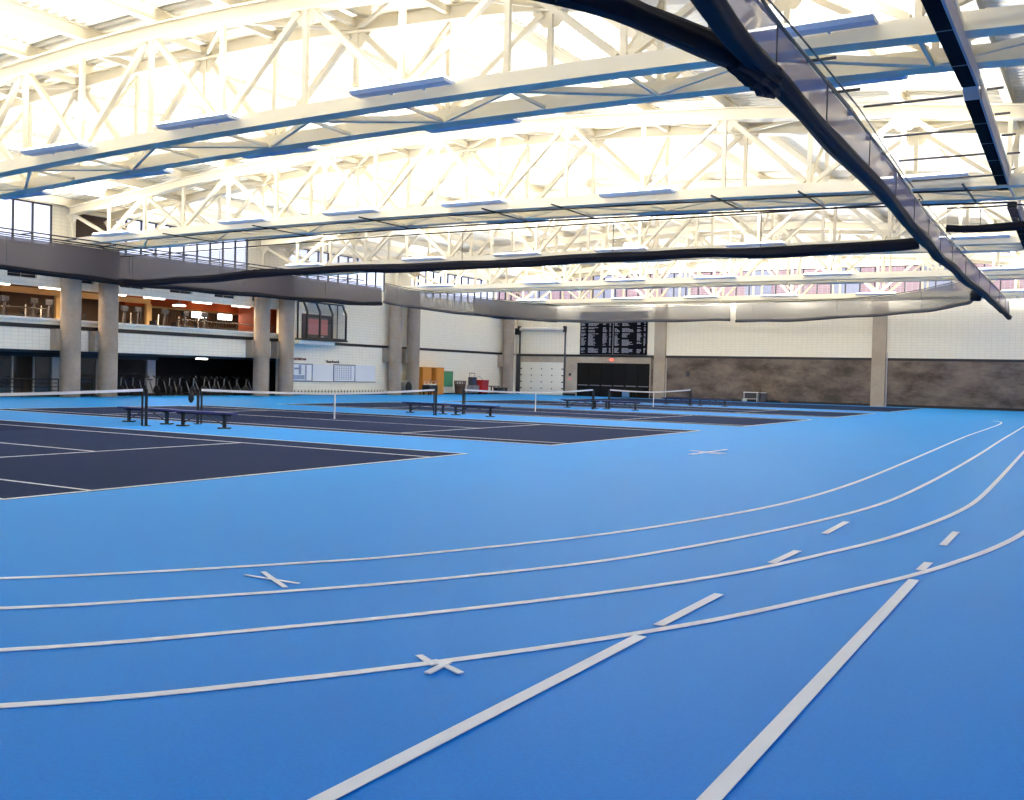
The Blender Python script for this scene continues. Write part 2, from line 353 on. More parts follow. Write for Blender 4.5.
# ------------------------------------------------------------------ light fixtures
def fixture(label):
    t=thing('uplight_fixture',label,'light fixture',(0,0,0),0,'long uplights along the trusses')
    L=1.42
    MB().prof((-L,0,0),(L,0,0),[(-.16,0),(.16,0),(.27,.07),(.26,.09),(-.26,.09),(-.27,.07)]).build('lamp_housing',M['fixture'],t)
    MB().prof((-L+.06,0,0),(L-.06,0,0),[(-.24,.092),(.24,.092),(.2,.16),(-.2,.16)]).build('lamp_lens',M['lens'],t)
    for xx in (-.5,.5): MB().bar((xx,0,.03),(xx,.3,.03),.05,.05).build('hanging_bracket',M['fixture'],t)
    return t
FX=[-44.2,-35,-28.6,-22.3,-15.2,-5.5]
def up_light(par,e):
    l=bpy.data.lights.new('uplight_lamp','AREA'); l.shape='RECTANGLE'; l.size=2.6; l.size_y=.4; l.energy=e; l.color=(1,.975,.93); l.spread=math.radians(150)
    o=bpy.data.objects.new('uplight_lamp',l); COL.objects.link(o); o.parent=par; o.location=(0,-.0,.2); o.rotation_euler=(math.pi+math.radians(TILT),0,0); return o
UPE=385; TILT=38
base=fixture('x'); used=False; T0=.6
ords=['first','second','third','fourth','fifth','sixth']; tn=['nearest seen','second','third','fourth','farthest','added unseen']
for ti,(a,b,z) in enumerate(TR):
    for side in (0,1):
        for xi,x in enumerate(FX):
            y=a-.56 if side==0 else b+.53
            lab='pale blue uplight on %s side of %s roof truss, %s from left'%(['near','far'][side],tn[ti],ords[xi])
            loc=(x,y,z(x)+(.2 if side==0 else .01)); rz=0 if side==0 else math.pi
            if not used: base.location=loc; base.rotation_euler=(0,0,rz); base['label']=lab; o=base; used=True
            else: o=dup(base,loc,rz,lab)
            o['_e']=1
for o in [q for q in COL.objects if q.get('_e')]:
    up_light(o,UPE*(T0 if o.location.y<10 else 1)); del o['_e']  # lamps on the added truss only fill the near floor, at reduced energy
# ------------------------------------------------------------------ left wall
wl=MB()
def wbox(y0,y1,z0,z1,x0=XW-.3,x1=XW): wl.box((x0,y0,z0),(x1,y1,z1))
YG=51.1   # end of gallery
wbox(YF,YG,2.5,4.1)                # gallery fascia
wbox(YG,YB+.3,0,8.0)               # solid part beyond the gallery (bay window opening is cut below)
# band above the gallery with louvre recesses
lou=[(24.4,26.3),(27.9,29.8),(31.35,33.05),(34.8,36.5),(38.2,39.95),(41.75,43.5),(45.25,47.05),(48.5,50.2)]
y=YF
for a,b in lou:
    wbox(y,a,5.85,8.0); wbox(a,b,5.85,6.25); wbox(a,b,6.62,8.0); y=b
wbox(y,YG,5.85,8.0)
# clerestory jambs between the column pairs
bays=[(YF,20.0),(22.9,33.9),(37.6,48.1),(51.7,62.6),(66.0,YB)]
for a,b in zip(bays[:-1],bays[1:]): wbox(a[1],b[0],8.0,11.0)
wbox(YF,YB+.3,10.25,11.0)
wall_left=struct(wl.build('wall_left',M['tileL']))
tr=B((XW,YF,4.08),(XW+.16,YG,4.2)).build('trim_1',M['plainwall']); struct(tr)
struct(B((XW,YF,3.64),(XW+.03,YG,3.86)).box((XW,YG,3.62),(XW+.03,YB-.4,3.82)).build('trim_2',M['black']))
# louvres in recesses
for i,(a,b) in enumerate(lou[2:]+lou[:2]):
    w=B((XW-.25,a,6.25),(XW-.2,b,6.62)); o=struct(w.build('window_%d'%(i+1),M['blackmetal']))
    B((XW-.2,a,6.41),(XW-.14,b,6.44)).box((XW-.2,(a+b)/2-.02,6.25),(XW-.14,(a+b)/2+.02,6.62)).build('window_bar',M['grey'],o)
wn=len(lou)+1
for bi,(a,b) in enumerate(bays):
    o=struct(B((XW-.2,a,8.0),(XW-.05,b,8.07)).box((XW-.2,a,10.18),(XW-.05,b,10.25)).build('window_%d'%wn,M['blackmetal'])); wn+=1
    B((XW-.13,a,8.07),(XW-.12,b,10.18)).build('window_pane',M['glass'],o)
    n=max(2,round((b-a)/1.08)); mm=MB()
    for k in range(n+1): yy=a+(b-a)*k/n; mm.box((XW-.18,yy-.035,8.05),(XW-.06,yy+.035,10.2))
    mm.build('window_mullion',M['blackmetal'],o)
# dark bracing bay behind the second truss end
struct(B((XW-.02,35.3,8.0),(XW+.02,37.5,10.2)).build('trim_3',mat('dark_brown_panel',(66,46,36),.7,noise=(1,.1))))
# gallery interior
GX=-57.2
struct(B((GX,YF,3.9),(XW-.3,58,4.08)).build('trim_4',M['tan']))                 # gallery floor
struct(B((GX,YF,6.55),(XW-.3,58,6.65)).build('trim_5',M['rust']))                 # gallery ceiling
gw=struct(B((GX-.2,YF,2.4),(GX,58,6.55)).build('wall_gallery',M['tan']))
struct(B((GX,57.8,2.4),(XW-.3,58,6.55)).build('wall_gallery_end',M['orange']))
struct(B((-54.1,YF,5.8),(-53.9,44.4,6.14)).box((-54.1,37.6,4.08),(-53.9,38.0,5.8)).box((-54.1,44.1,4.08),(-53.9,44.5,5.8)).box((-56.1,46.0,5.72),(-55.9,57.8,5.84)).build('trim_6',M['yellowbeam']))
struct(B((-55.9,54.0,4.08),(-54.2,57.8,6.2)).build('wall_orange_partition',M['orange']))
# far gallery wall: railings/blinds of vertical bars and two bright panels
vb=MB()
for k in range(26): vb.box((-55.2,46.6+k*.22,4.08),(-55.16,46.66+k*.22,5.5))
struct(vb.build('trim_7',M['tan']))
def tube_lamp(name,label,loc,size,e,color,group=None,rz=0,down=True):
    t=thing(name,label,'light',loc,rz,group)
    sx,sy,sz=size
    B((-sx/2-.04,-sy/2-.04,.0),(sx/2+.04,sy/2+.04,.05)).build('lamp_housing',M['palegrey'],t)
    B((-sx/2,-sy/2,-sz),(sx/2,sy/2,0)).build('lamp_diffuser',M['tubelens'],t)
    if e:
        l=bpy.data.lights.new('gallery_lamp','AREA'); l.shape='RECTANGLE'; l.size=sx; l.size_y=sy; l.energy=e; l.color=color
        o=bpy.data.objects.new('gallery_lamp',l); COL.objects.link(o); o.parent=t; o.location=(0,0,-sz-.02)
    return t
gl=[(31.2,'leftmost'),(34.4,'second'),(38.4,'third'),(41.2,'fourth'),(44.9,'fifth'),(48.2,'sixth')]
for i,(yy,wd) in enumerate(gl):
    tube_lamp('ceiling_light','fluorescent strip light under the gallery ceiling edge, %s along the opening'%wd,(-49.7,yy,5.9),(.22,1.4,.08),110,(1,.72,.45),'gallery strip lights')
for i,(yy,wd) in enumerate([(50.75,'left'),(53.2,'right')]):
    t=thing('wall_light','bright white rectangular gallery light at the far wall, %s of the pair'%wd,'light',(-56.4,yy,5.25),0,'bright gallery panels')
    B((-.1,-.62,.08),(0,.62,.46)).build('lamp_diffuser',M['tubelens'],t)
    B((-.16,-.66,.04),(-.1,.66,.5)).build('lamp_frame',M['palegrey'],t)
    B((-.8,-.05,.2),(-.16,.05,.26)).build('bracket_arm',M['palegrey'],t)
t=thing('pendant_light','white cone pendant light hanging over the gallery machines','light',(-51.5,44.65,5.72))
MB().cyl((0,0),.42,-.0,.14,20,.12).build('lamp_shade',M['palegrey'],t); MB().cyl((0,0),.4,-.07,-.002,20).build('lamp_diffuser',M['tubelens'],t); MB().cyl((0,0),.02,.14,.6,8).build('stem',M['palegrey'],t)
struct(B((-57.1,44.6,5.8),(-56.7,57.8,6.55)).build('wall_gallery_bulkhead',M['orange']))
# gallery railing
def railing(label,y0,y1,x,z0,h,bars,step,name='guard_rail'):
    t=thing(name,label,'railing',(x,y0,z0))
    L=y1-y0
    mm=MB().rod((0,0,h),(0,L,h),.035); mm.build('top_rail',M['blackmetal'],t)
    for k in range(bars): MB().rod((0,0,h*(k+.6)/(bars+.6)),(0,L,h*(k+.6)/(bars+.6)),.02).build('rail_bar',M['blackmetal'],t)
    n=max(1,round(L/step))
    for k in range(n+1): MB().rod((0,L*k/n,0),(0,L*k/n,h),.03).build('rail_post',M['blackmetal'],t)
    return t
railing('black guard rail along the left stretch of the upper gallery',28,33.9,-49.45,4.2-.12,.62,1,1.5)
railing('short black guard rail in the gallery between the first two round columns',35.3,36.3,-49.45,4.2-.12,.5,1,1.0)
railing('long black guard rail on the gallery edge before the bright panels',42.8,50.9,-49.45,4.2-.12,.6,1,1.6)
# cardio machines on the gallery
def elliptical(label):
    t=thing('elliptical_machine',label,'exercise machine',(0,0,0),0,'exercise machines on the upper gallery')
    B((-.7,-.3,0),(.7,.3,.14)).box((-.7,-.1,.14),(-.2,.1,.5)).build('base',M['blackmetal'],t)
    MB().bar((.45,0,.1),(.6,0,1.0),.1,.1).build('column',M['darkgrey'],t)
    MB().bar((.56,-.2,1.05),(.56,.2,1.05),.2,.3).build('console',M['blackmetal'],t)
    for s in (-1,1):
        MB().tube([(.3,s*.3,.1),(.31,s*.3,.5),(.34,s*.3,.85)],.028,6).build('handle',M['stage'] if s<0 else M['blackmetal'],t)
        MB().bar((-.55,s*.17,.3),(.25,s*.17,.22),.12,.06).build('pedal_arm',M['blackmetal'],t)
    return t
el=elliptical('dark exercise machine on the gallery, first from the left edge'); el.location=(-50.6,31.9,4.08)
for k,yy in enumerate([33.6,34.7,39.3,40.6,42.3,44.1,45.6]):
    dup(el,(-50.6-(k%2)*.2,yy,4.08),random.uniform(-.3,.3),'dark exercise machine on the gallery, %s from the left edge'%['second','third','fourth','fifth','sixth','seventh','eighth'][k])
# lower level recess
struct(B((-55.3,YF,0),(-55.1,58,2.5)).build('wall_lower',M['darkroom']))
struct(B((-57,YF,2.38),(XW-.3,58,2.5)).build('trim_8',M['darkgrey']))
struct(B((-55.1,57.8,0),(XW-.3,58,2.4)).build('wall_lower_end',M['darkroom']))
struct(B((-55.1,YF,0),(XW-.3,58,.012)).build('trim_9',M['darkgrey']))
d=struct(B((-52.1,YF,2.15),(-51.9,43.4,2.38)).build('door_1',M['darkgrey']))
B((-52.02,YF,.1),(-52.0,42.6,2.15)).build('door_pane',M['glassdark'],d)
for yy in (30.6,33.63,34.9,39.0,40.3): B((-52.06,yy-.04,.0),(-51.94,yy+.04,2.15)).build('door_frame',M['stage'],d)
for yy in (36.3,42.9): B((-52.1,yy-.3,.0),(-51.9,yy+.3,2.15)).build('door_post',M['palegrey'],d)
struct(B((-54.8,28,.02),(-54.7,42,2.2)).build('wall_office',M['tan']))
railing('low black four-bar railing left of the first round column',28,34.3,-48.9,0,.95,4,2.1,'floor_railing')
railing('low black railing between the first two round columns',35.3,36.4,-48.9,0,.95,4,1.05,'floor_railing')
tube_lamp('ceiling_light','bright round-ended light under the soffit over the exercise bikes',(-50.2,45.4,2.36),(.3,.7,.08),8,(1,.97,.92))
def bike(label):
    t=thing('exercise_bike',label,'exercise bike',(0,0,0),0,'exercise bikes under the gallery')
    MB().bar((.55,-.25,.04),(.55,.25,.04),.08,.08).bar((-.5,-.25,.04),(-.5,.25,.04),.08,.08).bar((-.5,0,.06),(.55,0,.06),.08,.08).build('base',M['blackmetal'],t)
    MB().rod((.38,-.04,.34),(.38,.04,.34),.26,18).build('flywheel',M['darkgrey'],t)
    MB().bar((.1,0,.1),(-.28,0,.85),.05,.05).bar((.05,0,.2),(.38,0,.36),.05,.05).build('frame',M['grey'],t)
    MB().prof((-.42,0,.9),(-.14,0,.9),[(-.12,0),(.12,0),(.07,.07),(-.07,.07)]).build('saddle',M['blackmetal'],t)
    MB().bar((.36,0,.35),(.46,0,1.05),.05,.05).build('stem',M['grey'],t)
    MB().tube([(.3,-.22,1.18),(.5,-.2,1.08),(.5,.2,1.08),(.3,.22,1.18)],.03,6).build('handlebar',M['blackmetal'],t)
    return t
bk=bike('x'); o_=['first','second','third','fourth','fifth','sixth','seventh','eighth','ninth','tenth','eleventh','twelfth','thirteenth','fourteenth']
by=[38.9,39.9,40.8,41.7,42.6,43.5,44.4,45.3,46.2,47.1,48.0,48.9,49.8,50.7]
for k,yy in enumerate(by):
    lab='dark exercise bike in the row under the gallery, %s from the second column'%o_[k]
    if k==0: bk.location=(-50.2,yy,.012); bk.rotation_euler=(0,0,.2); bk['label']=lab
    else: dup(bk,(-50.2-(k%2)*.12,yy,.012),random.uniform(-.25,.25),lab)
# ------------------------------------------------------------------ columns
cd=[(20.1,None),(22.4,None)]
cols=[(34.57,'first round concrete column from the left, at the gallery'),(36.93,'second round concrete column from the left, at the gallery'),
 (48.74,'third round concrete column, left of the pair beside the bay window'),(51.03,'fourth round concrete column, right of the pair beside the bay window'),
 (63.1,'fifth round concrete column, left of the pair past the whiteboards'),(65.46,'sixth round concrete column, touching the orange cabinet side'),
 (80.19,'round concrete column at the far corner of the hall')]
def column(y,label):
    x=-48.3
    t=thing('concrete_column',label,'column',(x,y,0),0,'round concrete columns on the left wall')
    mm=MB()
    for a,b in ((0,2.49),(2.515,3.64),(3.665,7.98)): mm.cyl((0,0),.52,a,b,56)
    mm.cyl((0,0),.5,2.4,3.8,32); o=mm.build('shaft',M['col'],t)
    B((-.68,-.75,2.5),(-.1,-.2,3.64)).build('bearing_block',M['col'],t)
    B((-.6,-.45,7.98),(.3,.45,8.2)).build('capital',M['col'],t)
for y,l in cols: column(y,l)
# ------------------------------------------------------------------ bay window
bay=struct(B((XW,52.6,3.86),(-48.0,57.1,3.96)).build('window_20',M['blackmetal']),'projecting black-framed glass bay window high on the left wall')
def ribpts(y): return [(XW+.02,y,6.55),(-48.45,y,6.5),(-48.1,y,5.82),(-48.1,y,3.96)]
for y in (52.85,54.15,55.45,56.95): 
    mm=MB(); pp=ribpts(y)
    for a,b in zip(pp[:-1],pp[1:]): mm.bar(a,b,.1,.12,up=(0,1,0))
    mm.build('window_rib',M['blackmetal'],bay)
MB().bar((-48.92,52.8,3.96),(-48.92,52.8,6.5),.08,.08).bar((-48.92,56.95,3.96),(-48.92,56.95,6.5),.05,.05).bar((-48.45,52.8,6.52),(-48.45,57.0,6.52),.12,.1).bar((-48.1,52.8,4.0),(-48.1,57.0,4.0),.12,.14).build('window_frame',M['blackmetal'],bay)
MB().box((-48.11,52.9,4.0),(-48.1,56.9,5.82)).prof((-48.27,52.9,6.16),(-48.27,56.9,6.16),[(-.17,-.335),(-.16,-.335),(.18,.335),(.17,.335)]).build('window_pane',M['glassdark'],bay)
B((-48.95,52.3,3.58),(-48.3,56.0,3.84)).build('window_sill',M['plainwall'],bay)
inn=MB().box((XW,53.25,3.96),(XW+.05,53.75,5.72)).box((XW,53.75,5.5),(XW+.05,56.4,5.72)).box((XW,55.95,3.96),(XW+.05,56.4,5.5)).box((XW,53.75,3.96),(XW+.02,55.95,4.3))
inn.build('inner_frame',mat('dark_violet_frame',(62,56,68),.6,noise=(2,.1)),bay)
B((XW,53.75,4.3),(XW+.03,55.95,5.4)).build('pink_panel',M['pink'],bay)
B((XW,53.75,5.4),(XW+.03,55.95,5.5)).build('grey_blind',M['grey'],bay)
B((XW+.02,55.0,4.0),(XW+.06,55.5,4.22)).box((XW+.02,54.2,4.0),(XW+.06,54.6,4.12)).build('window_trinket',M['palegrey'],bay)
# ------------------------------------------------------------------ wall boards
def wallboard(label,y0,y1,z0,z1,kind):
    t=thing('wall_board',label,'whiteboard',(XW,y0,z0)); w=y1-y0; h=z1-z0
    B((.005,0,0),(.035,w,h)).build('panel',M['wb'],t)
    if kind!='blank':
        MB().box((.02,0,0),(.055,.06,h)).box((.02,w-.06,0),(.055,w,h)).box((.02,0,0),(.055,w,.06)).box((.02,0,h-.07),(.055,w,h)).build('frame',M['wbframe'],t)
    else: B((.02,0,-.02),(.09,w,.03)).build('pen_tray',M['grey'],t)
    g=MB()
    if kind=='grid':
        for k in range(7): g.box((.036,.15,.18+k*.16),(.042,w-.55,.2+k*.16))
        for k in range(8): g.box((.036,.15+k*(w-.7)/7,.16),(.042,.19+k*(w-.7)/7,h-.12))
        g.box((.036,w-.45,.15),(.042,w-.42,h-.1))
    elif kind=='chart':
        g.box((.036,.1,h-.5),(.042,.5,h-.12)).box((.036,.6,h-.42),(.042,1.2,h-.3)).box((.036,w-.75,.1),(.042,w-.6,h-.1)).box((.036,.1,.15),(.042,w-.8,.45)).box((.036,1.05,.5),(.042,1.3,h-.1))
    if g.v: g.build('printed_chart',M['wbgrid'],t)
    return t
wallboard('blue-framed whiteboard with charts beside the fourth round column',51.95,54.4,.96,2.22,'chart')
wallboard('blank white board between the two blue-framed boards',54.45,56.62,.96,2.2,'blank')
wallboard('blue-framed whiteboard with a grid calendar on the left wall',56.65,59.1,.96,2.24,'grid')
wallboard('blank white board right of the grid calendar board',59.15,61.5,.96,2.24,'blank')
def wordsign(label,y0,z0,n,mt,h=.2):
    mm=MB(); y=y0
    for k in range(n):
        w=random.uniform(.08,.14); hh=h*(1 if k in(0,) or random.random()>.6 else .68)
        mm.box((XW+.001,y,z0),(XW+.03,y+.025,z0+hh)).box((XW+.001,y+w-.025,z0),(XW+.03,y+w,z0+h*.66))
        zz=z0+random.choice([0,.5,.62])*h; mm.box((XW+.001,y,zz),(XW+.03,y+w,zz+.03)); y+=w+.035
    return tag(mm.build('wall_lettering',mt),label,'sign')
wordsign('small maroon lettering on the wall over the chart board',52.25,2.45,11,M['redtext'])
wordsign('small black lettering on the wall over the grid calendar board',55.85,2.33,10,M['black'])
# low rail at the foot of the wall
lr=thing('low_rail','low dark baluster rail at the foot of the wall under the whiteboards','railing',(-48.7,52,0))
B((-.02,0,.26),(.02,10.2,.28)).build('top_rail',M['darkgrey'],lr)
for k in range(30): B((-.02,k*.351,.0),(.02,k*.351+.035,.36)).build('baluster',M['darkgrey'],lr)
# baseboards
struct(B((XW,YG,0),(XW+.03,YB-.3,.12)).build('baseboard_left',M['black']))
struct(B((-48.95,YB-.04,0),(-48.5,YB-.001,.2)).box((-43.9,YB-.04,0),(-42.6,YB-.001,.2)).box((-35.2,YB-.04,0),(XR,YB-.001,.2)).build('baseboard_back',M['black']))
# ------------------------------------------------------------------ furniture along the left wall
t=thing('wooden_cabinet','tall orange wooden cabinet against the left wall by the sixth column','cabinet',(-48.9,66.75,0))
B((0,0,.0),(.06,3.05,2.25)).box((.06,0,0),(.62,.06,2.25)).box((.06,2.99,0),(.62,3.05,2.25)).box((.06,.06,2.19),(.62,2.99,2.25)).box((.06,.06,.0),(.62,2.99,.08)).box((.06,1.2,.08),(.6,1.24,2.19)).box((.06,1.9,.08),(.6,1.94,2.19)).build('carcass',M['wood'],t)
for a,b,s in ((.02,1.22,1),(1.92,3.03,0)):
    dd=B((.62,a,.05),(.66,b,2.22)).build('door',M['wood'],t); B((.66,(b-.12) if s else a+.08,1.0),(.69,(b-.08) if s else a+.12,1.25)).build('handle',M['grey'],dd)
dd=B((.2,1.24,.08),(.24,1.9,2.19)).build('recessed_panel',M['wood2'],t)
B((.06,1.24,1.25),(.5,1.9,1.29)).box((.06,1.24,.75),(.5,1.9,.79)).build('shelf',M['wood2'],t)
t=thing('padded_trolley','black padded trolley with a white top standing before the orange cabinet','trolley',(-47.6,66.9,0))
B((-.35,-.6,.25),(.35,.6,.8)).build('body',M['blackmetal'],t); B((-.3,-.45,.8),(.3,.45,.9)).build('tray',M['stage'],t)
for sx in (-.25,.25):
    for sy in (-.5,.5): B((sx-.04,sy-.04,0),(sx+.04,sy+.04,.25)).build('leg',M['blackmetal'],t)
for sy in (-.5,.5): MB().tube([(-.2,sy,.78),(-.2,sy,1.1),(.2,sy,1.1),(.2,sy,.78)],.03,6).build('handle',M['stage'],t)
t=thing('drum_fan','round grey drum fan on the floor between the fifth and sixth columns','fan',(-48.0,64.2,0))
MB().rod((-.25,0,.62),(.25,0,.62),.5,24).build('drum',M['grey'],t); MB().rod((.25,0,.62),(.27,0,.62),.42,24).build('grille',M['blackmetal'],t)
MB().tube([(0,-.6,.0),(0,-.6,.62),(0,-.5,.62)],.04,6).tube([(0,.6,.0),(0,.6,.62),(0,.5,.62)],.04,6).bar((-.3,-.6,.03),(.3,-.6,.03),.06,.06).bar((-.3,.6,.03),(.3,.6,.03),.06,.06).build('stand',M['grey'],t)
t=thing('green_board','green notice board on the wall right of the orange cabinet','board',(XW,70.35,.66))
B((.01,0,0),(.05,1.75,1.3)).build('panel',M['green'],t); MB().box((.02,0,-.0),(.07,.05,1.3)).box((.02,1.7,0),(.07,1.75,1.3)).box((.02,0,1.25),(.07,1.75,1.3)).box((.02,0,0),(.07,1.75,.05)).build('frame',mat('dark_green_frame',(52,110,84),.6,noise=(2,.05)),t)
t=thing('wicker_bin','brown slatted bin standing before the wall right of the green board','bin',(-47.9,71.7,0))
mm=MB()
for k in range(16):
    a=2*math.pi*k/16; mm.bar((.38*math.cos(a),.38*math.sin(a),.02),(.5*math.cos(a),.5*math.sin(a),1.15),.12,.03,up=(math.cos(a),math.sin(a),0))
mm.build('slat_body',M['brown'],t)
def ring(z,r,n=20,rr=.03): return MB().tube([(r*math.cos(2*math.pi*k/n),r*math.sin(2*math.pi*k/n),z) for k in range(n+1)],rr,6)
for z,rd in ((.05,.39),(.6,.45),(1.15,.5)): ring(z,rd).build('hoop',M['blackmetal'],t)
MB().cyl((0,0),.34,.02,.9,16,.44).build('liner',M['blackmetal'],t)
t=thing('floor_machine','upright grey and dark blue floor machine beside the red bin','floor machine',(-48.1,74.1,0))
B((-.3,-.55,.1),(.3,.5,.8)).build('tank',M['grey'],t); B((-.25,-.45,.8),(.15,.3,1.5)).build('upper_body',M['darkgrey'],t)
B((.15,-.4,.9),(.2,.2,1.4)).build('front_panel',mat('navy_panel',(52,60,92),.5,noise=(3,.1)),t)
MB().tube([(-.1,-.45,1.5),(-.1,-.5,1.85),(-.1,.35,1.85),(-.1,.3,1.5)],.06,6).build('handle',M['palegrey'],t)
for sy in (-.4,.4): MB().rod((-.3,sy,.14),(.3,sy,.14),.14,14).build('wheel',M['blackmetal'],t)
t=thing('red_bin','large red wheeled bin near the far left corner','bin',(-47.9,75.2,0))
MB().prof((0,-.48,.72),(0,.48,.72),[(-.32,-.6),(.32,-.6),(.4,.5),(-.4,.5)]).build('body',M['red'],t)
B((-.42,-.52,1.2),(.42,.52,1.27)).build('rim',M['red'],t); MB().tube([(-.2,.5,1.25),(-.2,-.1,1.55),(-.2,-.5,1.6)],.035,6).build('handle',M['palegrey'],t)
for sy in (-.45,.45): MB().rod((-.2,sy,.07),(.2,sy,.07),.07,12).build('wheel',M['blackmetal'],t)
def table(label,loc,w,dp,h,mt,name='side_table'):
    t=thing(name,label,'table',loc)
    B((-dp/2,-w/2,h-.05),(dp/2,w/2,h)).build('top',mt,t)
    for sx in (-1,1):
        for sy in (-1,1): B((sx*(dp/2-.05)-.03,sy*(w/2-.06)-.03,0),(sx*(dp/2-.05)+.03,sy*(w/2-.06)+.03,h-.05)).build('leg',M['blackmetal'],t)
    return t
t=thing('side_table','low brown table right of the red bin','table',(-47.9,77.0,0))
B((-.3,-.7,.7),(.3,.7,.76)).build('top',M['brown'],t)
for sx in (-.24,.24):
    for sy in (-.6,.6): B((sx-.04,sy-.04,0),(sx+.04,sy+.04,.7)).build('leg',M['brown'],t)
t=thing('black_crate','low black equipment chest between the low table and the corner column','chest',(-47.9,78.5,0),math.pi/2)
B((-.8,-.35,.06),(.4,.35,.52)).build('body',M['blackmetal'],t); B((-.83,-.38,.52),(.43,.38,.6)).build('lid',M['black'],t); B((-.3,-.42,.35),(-.1,-.38,.5)).build('latch',M['grey'],t)
# ------------------------------------------------------------------ back wall
bw=MB()
def bb(x0,x1,z0,z1,y0=YB,y1=YB+.3): bw.box((x0,y0,z0),(x1,y1,z1))
bb(XW-.3,-35.0,3.62,8.5); bb(-35.0,XR+.2,3.62,8.45); bb(XW-.3,XR+.2,11.0,12.6)
wall_back=struct(bw.build('wall_back',M['tileB']))
struct(B((-35.2,YB,0),(XR+.2,YB+.3,3.62)).build('wall_back_lower',M['conc']))
struct(B((XW-.3,YB,3.05),(-35.2,YB+.3,3.62)).box((-43.9,YB,0),(-42.5,YB+.3,3.05)).box((-35.3,YB,0),(-35.2,YB+.3,3.05)).build('trim_10',M['concL']))
struct(B((XW,YB,0),(-48.5,YB+.28,3.05)).box((XW,YB-.03,0),(-48.55,YB,3.6)).build('trim_11',M['darkgrey']))
struct(B((XW,YB-.03,3.6),(XR,YB,3.8)).build('trim_12',M['black']))
for i,(a,b,l) in enumerate([(-34.8,-33.78,'square concrete pilaster right of the record board'),(-16.46,-15.42,'square concrete pilaster in the middle of the long back wall')]):
    t=thing('concrete_pilaster',l,'column',((a+b)/2,YB-.17,0)); w=(b-a)/2
    MB().box((-w,-.15,0),(w,.15,3.62)).box((-w,-.15,3.64),(w,.15,8.45)).box((-w+.02,-.13,3.5),(w-.02,.13,3.8)).build('shaft',M['concL'],t)
    tag(MB().rod((b+.08,YB-.1,.0),(b+.08,YB-.1,3.55 if i==0 else 4.2),.045,8).build('drain_pipe',M['stage']),['white pipe at the right edge of the pilaster by the black doors','white pipe at the right edge of the middle pilaster'][i],'pipe')
# clerestory of the back wall
struct_w=struct(B((XW,YB+.1,8.5),(XR,YB+.2,8.57)).box((XW,YB+.1,9.85),(XR,YB+.2,9.9)).box((XW,YB+.1,10.93),(XR,YB+.2,11.0)).build('window_21',M['blackmetal']))
B((XW,YB+.14,8.57),(XR,YB+.15,10.95)).build('window_pane',M['glass'],struct_w)
mm=MB(); k=0; x=XW
while x<XR:
    mm.box((x-.04,YB+.08,8.5),(x+.04,YB+.2,11.0)); x+=1.12
mm.build('window_mullion',M['blackmetal'],struct_w)
# sectional door and its tracks
M['creamdoor']=mat('cream_door_paint',(240,236,220),.5,noise=(1,.02))
d2=struct(MB().box((-48.5,YB+.02,0),(-43.9,YB+.08,.03)).build('door_2',M['stage']),'white sectional roll-up door left of the black doors')
for k in range(5): B((-48.5,YB+.0,.02+k*.606),(-43.9,YB+.06,.02+k*.606+.6)).build('door_panel',M['creamdoor'],d2)
for zz in (.6,1.21,1.82,2.43):
    for k,x in enumerate((-48.42,-47.3,-46.2,-45.1,-43.98)):
        w=.1 if k in(0,4) else .05
        B((x-w,YB-.03,zz-.05),(x+w,YB,zz+.05)).build('door_hinge',M['blackmetal'],d2)
for x in (-48.6,-43.75): B((x-.06,YB-.12,0),(x+.06,YB-.0,6.1)).build('door_track',M['darkgrey'],d2)
MB().rod((-48.5,YB-.2,6.12),(-43.8,YB-.2,6.12),.17,16).build('door_drum',M['stage'],d2)
for x in (-48.6,-43.75): B((x-.1,YB-.35,5.85),(x+.1,YB,6.4)).build('drum_bracket',M['blackmetal'],d2)
B((-49.0,YB-.4,5.6),(-48.72,YB,6.2)).build('door_motor',M['blackmetal'],d2)
# black doors
M['ink']=mat('ink_black_door',(13,11,12),.5,noise=(2,.1),spec=.2)
d3=struct(B((-42.5,YB+.1,0),(-35.3,YB+.2,3.05)).build('door_3',M['ink']),'row of black doors under the record board')
for k in range(6):
    x=-42.45+k*1.195; p=B((x+.02,YB+.03,.05),(x+1.175,YB+.1,3.0)).build('door_panel',M['ink'],d3)
    B((x+.1,YB-.02,.98),(x+1.08,YB+.03,1.06)).build('push_bar',M['grey'],p)
B((-37.9,YB-.02,.05),(-37.2,YB+.02,.62)).build('kick_plate',mat('steel_blue_plate',(110,150,190),.5,noise=(2,.05)),d3)
t=thing('exit_sign','small glowing red exit sign above the black doors','exit sign',(-38.98,YB,3.26))
B((-.2,-.08,-.02),(.2,-.001,.2)).build('housing',M['darkgrey'],t)
g=MB()
lw=.07
def glyph(c,x):
    q=g
    seg={'E':[(0,0,.015,.14),(0,0,.06,.018),(0,.061,.05,.079),(0,.122,.06,.14)],'I':[(.022,0,.038,.14)],'T':[(.022,0,.038,.14),(0,.122,.06,.14)]}
    if c=='X':
        q.bar((x,-.092,.02),(x+.06,-.092,.16),.015,.012,up=(0,1,0)); q.bar((x+.06,-.092,.02),(x,-.092,.16),.015,.012,up=(0,1,0))
    else:
        for a,b_,c_,d_ in seg[c]: q.box((x+a,-.098,.02+b_),(x+c_,-.086,.02+d_))
for i,c in enumerate('EXIT'): glyph(c,-.165+i*.088)
g.build('lettering',M['stage'],t)
B((-.185,-.086,0),(.185,-.08,.18)).build('face',M['exit'],t)
